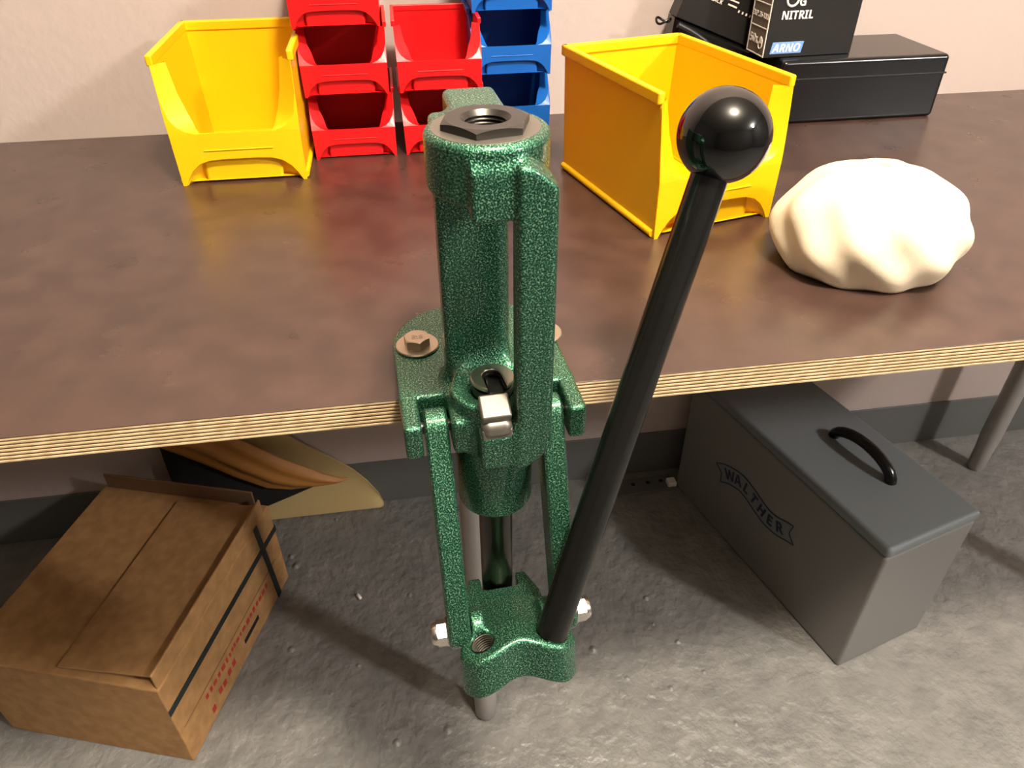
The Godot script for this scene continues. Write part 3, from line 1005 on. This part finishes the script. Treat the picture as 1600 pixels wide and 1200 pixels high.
func make_carton() -> void:
	var turn := atan2(-0.316, 0.949)
	var o := thing("cardboard_box", "strapped cardboard box with red printing on the floor under the bench", "box", Vector3(-0.321, 0, -0.533), turn)
	# local: the visible side is x = 0, z along it towards the camera, body towards -x
	var l := 0.34
	var wd := 0.30
	put("body", rbox(Vector3(wd, 0.186, l), Vector3(-wd / 2, 0.093, l / 2), 0.003, 2), M.carton, o)
	put("flap", rbox(Vector3(0.004, 0.030, l - 0.02), Vector3(-0.004, 0.200, l / 2 + 0.006), 0.0015, 2), M.carton, o)
	put("flap", rbox(Vector3(wd * 0.9, 0.030, 0.004), Vector3(-wd * 0.52, 0.202, 0.004), 0.0015, 2), M.carton_inside, o)
	var ft := put("flap", rbox(Vector3(wd * 0.48, 0.004, l - 0.03), Vector3.ZERO, 0.0015, 2), M.carton, o)
	ft.transform = Transform3D(Basis(Vector3(0, 0, 1), 0.10), Vector3(-wd * 0.27, 0.196, l / 2 + 0.006))
	put("strap", rbox(Vector3(0.0012, 0.012, l + 0.002), Vector3(0.0006, 0.131, l / 2), 0.0005, 1), M.strap, o)
	var st := put("strap", rbox(Vector3(0.0014, 0.186, 0.012), Vector3.ZERO, 0.0005, 1), M.strap, o)
	st.transform = Transform3D(Basis(Vector3(1, 0, 0), 0.06), Vector3(0.0009, 0.094, 0.047))
	put("strap", rbox(Vector3(wd, 0.012, 0.0012), Vector3(-wd / 2, 0.131, -0.0005), 0.0005, 1), M.strap, o)
	put("hand_slot", rbox(Vector3(0.001, 0.009, 0.05), Vector3(0.0003, 0.034, 0.137), 0.0005, 1), M.black_ink, o)
	put("seam", rbox(Vector3(0.0008, 0.0015, l * 0.9), Vector3(0.0002, 0.077, l * 0.52), 0.0003, 1), M.carton_inside, o)
	# red stencil marks
	var rng := RandomNumberGenerator.new()
	rng.seed = 7
	var t := Tris.new()
	var z := 0.066
	while z < 0.27:
		var w := rng.randf_range(0.004, 0.010)
		t.add(rbox(Vector3(0.0006, rng.randf_range(0.007, 0.011), w), Vector3(0.0002, 0.060 + rng.randf_range(-0.001, 0.001), z + w / 2), 0.0002, 1))
		z += w + rng.randf_range(0.002, 0.006)
	for q in [[0.20, 0.035], [0.215, 0.034], [0.232, 0.030], [0.245, 0.032], [0.27, 0.022]]:
		t.add(rbox(Vector3(0.0006, 0.012, 0.009), Vector3(0.0002, q[1], q[0]), 0.0002, 1))
	put("red_printing", t, M.red_ink, o)

func make_paper_bag() -> void:
	# open kraft bag lying against the wall behind the carton
	var o := thing("paper_bag", "open brown kraft paper bag with a dark inside, lying against the back wall", "bag", Vector3(-0.35, 0, -0.66))
	var rows := []
	# back panel, pale inside
	var outline := [[-0.16, 0.36], [-0.05, 0.30], [0.02, 0.235], [0.075, 0.175], [0.125, 0.130], [0.155, 0.100], [0.178, 0.066], [0.196, 0.030], [0.203, 0.002]]
	for i in outline.size():
		var line := []
		for j in 9:
			var f := j / 8.0
			var x: float = outline[i][0]
			var yb: float = 0.002
			line.append(Vector3(x, lerpf(yb, outline[i][1], f), -0.018 - 0.012 * f - 0.006 * sin(f * 3.0)))
		rows.append(line)
	put("back_panel", slab_sheet(rows, Vector3(0, 0, -0.003)), M.kraft_pale, o)
	# dark inside
	rows = []
	for e in [[-0.16, 0.055, 0.235], [-0.10, 0.022, 0.19], [-0.05, 0.030, 0.150], [0.0, 0.050, 0.118], [0.04, 0.066, 0.105], [0.08, 0.083, 0.103], [0.116, 0.098, 0.104]]:
		var line := []
		for j in 6: line.append(Vector3(e[0] - 0.006, lerpf(e[1], e[2], j / 5.0), -0.012 + 0.006 * sin(j * 0.6)))
		rows.append(line)
	put("dark_lining", slab_sheet(rows, Vector3(0, 0, -0.003)), M.black_ink, o)
	# front flap, creased, bulging forward
	rows = []
	var low := [[-0.16, 0.236], [-0.10, 0.190], [-0.05, 0.148], [0.0, 0.112], [0.04, 0.100], [0.08, 0.098], [0.120, 0.100], [0.142, 0.101]]
	var high := [[-0.16, 0.33], [-0.06, 0.275], [0.0, 0.218], [0.045, 0.178], [0.075, 0.155], [0.105, 0.130], [0.132, 0.112], [0.146, 0.104]]
	for i in low.size():
		var line := []
		for j in 13:
			var f := j / 12.0
			var p := Vector2(low[i][0], low[i][1]).lerp(Vector2(high[i][0], high[i][1]), f)
			var bulge := 0.034 * sin(PI * (0.15 + 0.6 * f)) * (1.0 - 0.75 * pow(i / 7.0, 3.0))
			var crease := 0.0045 * sin(f * 15.0 + i * 0.5) * (1.0 - i / 8.0)
			line.append(Vector3(p.x, p.y, -0.010 + bulge + crease))
		rows.append(line)
	put("front_flap", slab_sheet(rows, Vector3(0, 0, -0.003)), M.kraft, o)

func make_back_right() -> void:
	# black carrying pouch with a loop, a dark carton on it, a black case with a glove box on top
	var yaw := 0.0
	var p := thing("black_pouch", "glossy black pouch with a thin carry loop, under the black carton", "pouch", Vector3(0.332, BENCH, -0.642), yaw)
	var trap := PackedVector2Array([Vector2(0.0, 0.0005), Vector2(0.112, 0.0005), Vector2(0.115, 0.04), Vector2(0.1165, 0.0775), Vector2(0.0, 0.1215), Vector2(-0.005, 0.06)])
	put("body", prism(trap, -0.036, 0.002, 0.006, true), M.black_gloss, p)
	var pts := []
	for i in 25:
		var a := TAU * i / 24.0
		pts.append(Vector3(-0.006 - 0.016 * (1.0 - cos(a)) * 0.6, 0.118 + 0.003 * sin(a * 2.0), -0.004 + 0.008 * sin(a)))
	put("loop", tube(pts, 0.0016, 8), M.black_gloss, p)
	var cr := []
	for i in 13:
		var f := i / 12.0
		cr.append(Vector3(lerpf(0.002, 0.108, f), 0.114 - 0.068 * f + 0.004 * sin(f * 5.0), 0.006 + 0.003 * sin(f * PI)))
	put("strap", tube(cr, 0.004, 8), M.black_card, p)
	put("red_tab", rbox(Vector3(0.05, 0.02, 0.003), Vector3(0.055, 0.050, 0.0035), 0.001, 1), mat(Color(0.5, 0.06, 0.08), 0.5), p)
	var c := thing("black_carton", "matt black carton with small pale lettering, standing on the black pouch", "box", Vector3(0.332, BENCH + 0.1225, -0.642))
	c.basis = Basis(Vector3.UP, yaw) * Basis(Vector3(0, 0, 1), -0.3612)
	put("body", rbox(Vector3(0.124, 0.10, 0.030), Vector3(0.062, 0.05, -0.015), 0.001, 2), M.black_card, c)
	put("lettering", letters("DIAMOND BLACK", 0.0050), M.pale_ink, c).position = Vector3(0.024, 0.036, 0.0002)
	var t := Tris.new()
	for e in [[0.081, 0.062, 0.042], [0.077, 0.056, 0.034], [0.068, 0.043, 0.014], [0.068, 0.037, 0.014]]:
		t.add(rbox(Vector3(e[2], 0.002, 0.0006), Vector3(e[0], e[1], 0.0001), 0.0002, 1))
	for i in 4: t.add(rbox(Vector3(0.0022, 0.003, 0.0006), Vector3(0.080 + i * 0.006, 0.034, 0.0001), 0.0002, 1))
	put("fine_print", t, M.pale_ink, c)
	var k := thing("black_case", "low black case against the wall at the right, under the glove box", "case", Vector3(0.572, BENCH, -0.623), 0.0)
	put("body", rbox(Vector3(0.236, 0.0813, 0.13), Vector3(0, 0.04065, 0), 0.006, 3), M.black_gloss, k)
	put("lid_seam", rbox(Vector3(0.237, 0.002, 0.131), Vector3(0, 0.058, 0), 0.0005, 1), M.black_card, k)
	# glove box
	var g := thing("glove_box", "black box of nitrile gloves with a taupe spine and a blue badge", "box", Vector3(0.4335, BENCH + 0.0816, -0.578), 0.05)
	var w := 0.125
	var d := 0.047
	put("body", rbox(Vector3(w, 0.20, d), Vector3(w / 2, 0.10, -d / 2), 0.0008, 2), M.black_card, g)
	put("spine_panel", rbox(Vector3(0.0008, 0.198, d - 0.002), Vector3(-0.0002, 0.10, -d / 2), 0.0003, 1), M.taupe, g)
	var fr := Tris.new()
	for z: float in [-0.001, -d + 0.001]: fr.add(rbox(Vector3(0.0012, 0.199, 0.0022), Vector3(-0.0004, 0.10, z), 0.0004, 1))
	for y: float in [0.0015, 0.034, 0.062, 0.098]: fr.add(rbox(Vector3(0.0012, 0.0016, d - 0.004), Vector3(-0.0004, y, -d / 2), 0.0004, 1))
	fr.add(rbox(Vector3(0.0014, 0.014, d * 0.72), Vector3(-0.0004, 0.079, -d / 2), 0.0005, 2))
	put("spine_lines", fr, M.pale_ink, g)
	var sp := Basis(Vector3(0, 0, 1), Vector3(0, 1, 0), Vector3(-1, 0, 0))
	put("spine_lettering", letters("50x", 0.010), M.pale_ink, g).transform = Transform3D(sp, Vector3(-0.0008, 0.019, -d * 0.66))
	put("spine_hand", hand_icon(0.015), M.pale_ink, g).transform = Transform3D(sp, Vector3(-0.0008, 0.009, -d * 0.26))
	put("spine_lettering", letters("EXP.26-XXL", 0.0062), M.pale_ink, g).transform = Transform3D(sp, Vector3(-0.0008, 0.048, -d * 0.5))
	put("hand_mark", hand_icon(0.026), M.white, g).transform = Transform3D(Basis.IDENTITY, Vector3(0.0265, 0.060, 0.0005))
	for e in [["P", 0.0105, 0.041, 0.079], ["G", 0.0105, 0.041, 0.0655], ["NITRIL", 0.0098, 0.037, 0.050]]:
		put("lettering", letters(e[0], e[1]), M.white, g).position = Vector3(e[2], e[3], 0.0004)
	var bd := PackedVector2Array([Vector2(0.008, 0.0045), Vector2(0.052, 0.0045), Vector2(0.054, 0.0185), Vector2(0.010, 0.0185)])
	put("badge", prism(bd, 0.0, 0.0008, 0.0002), M.blue_badge, g)
	var ar := put("badge_lettering", letters("ARNO", 0.0098), M.white, g)
	ar.transform = Transform3D(Basis(Vector3(1, 0, 0), Vector3(0.18, 1, 0), Vector3(0, 0, 1)), Vector3(0.0305, 0.0112, 0.001))

# raised hand outline: palm ring with four fingers
func hand_icon(h: float) -> Tris:
	var t := Tris.new()
	var pts := []
	for i in 13:
		var a := PI + PI * i / 12.0
		pts.append(Vector3(cos(a) * h * 0.30, h * 0.32 + sin(a) * h * 0.30, 0))
	t.add(tube(pts, h * 0.055, 8))
	for e in [[-0.30, 0.32, 0.55], [-0.13, 0.45, 0.92], [0.02, 0.45, 1.0], [0.16, 0.45, 0.92], [0.30, 0.32, 0.80]]:
		t.add(tube([Vector3(e[0] * h, e[1] * h, 0), Vector3(e[0] * h, e[2] * h, 0)], h * 0.06, 8))
	return t

func make_small_things() -> void:
	# cream cloth bag on the bench
	var rows := []
	for i in 33:
		var v := i / 32.0
		var line := []
		for j in 64:
			var a := TAU * j / 64
			var prof := 0.0 if i == 0 else 0.080 * (0.80 + 0.20 * sin(PI * minf(v / 0.7, 0.5)) if v < 0.35 else sqrt(maxf(0.0, 1.0 - pow((v - 0.35) / 0.65, 2.0))))
			var fold := 1.0 + 0.06 * sin(a * 5.0 + v * 7.0) * v + 0.03 * sin(a * 9.0 - v * 11.0) + 0.05 * sin(a * 2.0 + 1.0)
			line.append(Vector3(cos(a) * prof * fold, maxf(v - 1.0 / 32.0, 0.0) * 0.094 + 0.0005, sin(a) * prof * fold * 0.95))
		rows.append(line)
	var bag := put("cloth_pouch", sheet(rows, true, true), M.cloth)
	bag.position = Vector3(0.366, BENCH, -0.176)
	tag(bag, "cream cotton pouch slumped on the bench in front of the angled yellow bin", "pouch")
	# flat steel plate on the floor by the wall
	var pl := thing("floor_plate", "thin steel foot plate on the floor by the wall, left of the grey case", "plate", Vector3(0.385, 0, -0.655), deg_to_rad(2))
	put("plate", rbox(Vector3(0.125, 0.005, 0.042), Vector3(0, 0.0025, 0), 0.001, 2), M.skirting, pl)
	put("upright", rbox(Vector3(0.018, 0.012, 0.018), Vector3(0.058, 0.009, 0.008), 0.002, 2), M.white, pl)
	for x: float in [-0.02, 0.012, 0.04]:
		put("bolt_hole", lathe([Vector2(0, 0.0056), Vector2(0.0045, 0.0056), Vector2(0.0045, 0.0045)], 16), M.black_ink, pl).position = Vector3(x, 0, -0.004)
	# debris on the floor
	var pel := put("plastic_pellet", turned(lathe([Vector2(0, -0.007), Vector2(0.0028, -0.0055), Vector2(0.0032, 0), Vector2(0.0028, 0.0055), Vector2(0, 0.007)], 16, 60), Vector3(0.6, 0, 1)), M.white)
	pel.position = Vector3(-0.1935, 0.0032, -0.4655)
	tag(pel, "small white plastic pellet lying on the grey floor left of the press", "pellet")

# ----------------------------------------------------------------
func _ready() -> void:
	# camera
	var cam := Camera3D.new()
	cam.name = "camera"
	cam.fov = 55.1013
	cam.near = 0.02
	cam.far = 50.0
	cam.transform = Transform3D(Basis(Vector3(0.98837, -0.00419, 0.15202), Vector3(0.0948, 0.79861, -0.59434), Vector3(-0.11892, 0.60184, 0.78972)).orthonormalized(), Vector3(-0.04470, 1.09026, 0.38404))
	add_child(cam)
	cam.current = true
	# surroundings and exposure
	var we := WorldEnvironment.new()
	we.name = "environment"
	var env := Environment.new()
	env.background_mode = Environment.BG_COLOR
	env.background_color = Color(0.05, 0.05, 0.055)
	env.tonemap_mode = Environment.TONE_MAPPER_LINEAR
	env.tonemap_exposure = 1.0
	env.sdfgi_enabled = true
	env.ssao_enabled = true
	env.ssil_enabled = true
	we.environment = env
	add_child(we)
	make_materials()
	make_lamp("ceiling_lamp", "round white ceiling lamp above the workbench", Vector3(0.30, 2.5, 0.50), 0.10, Color(1.0, 0.95, 0.87), 6.6)
	make_lamp("ceiling_lamp", "round white ceiling lamp further off to the right", Vector3(2.40, 2.5, 1.65), 0.12, Color(1.0, 0.98, 0.96), 6.6)
	make_room()
	make_bench()
	make_press()
	make_bolt("zinc hex bolt and washer on the press flange left of the green column", Vector3(-0.0465, PRESS_TOP - 0.1875, -0.0742), 0.32)
	make_bolt("zinc hex bolt and washer on the press flange, nearly hidden behind its front column", Vector3(0.0468, PRESS_TOP - 0.1875, -0.0765), 0.1)
	make_bins()
	make_case()
	make_carton()
	make_paper_bag()
	make_back_right()
	make_small_things()
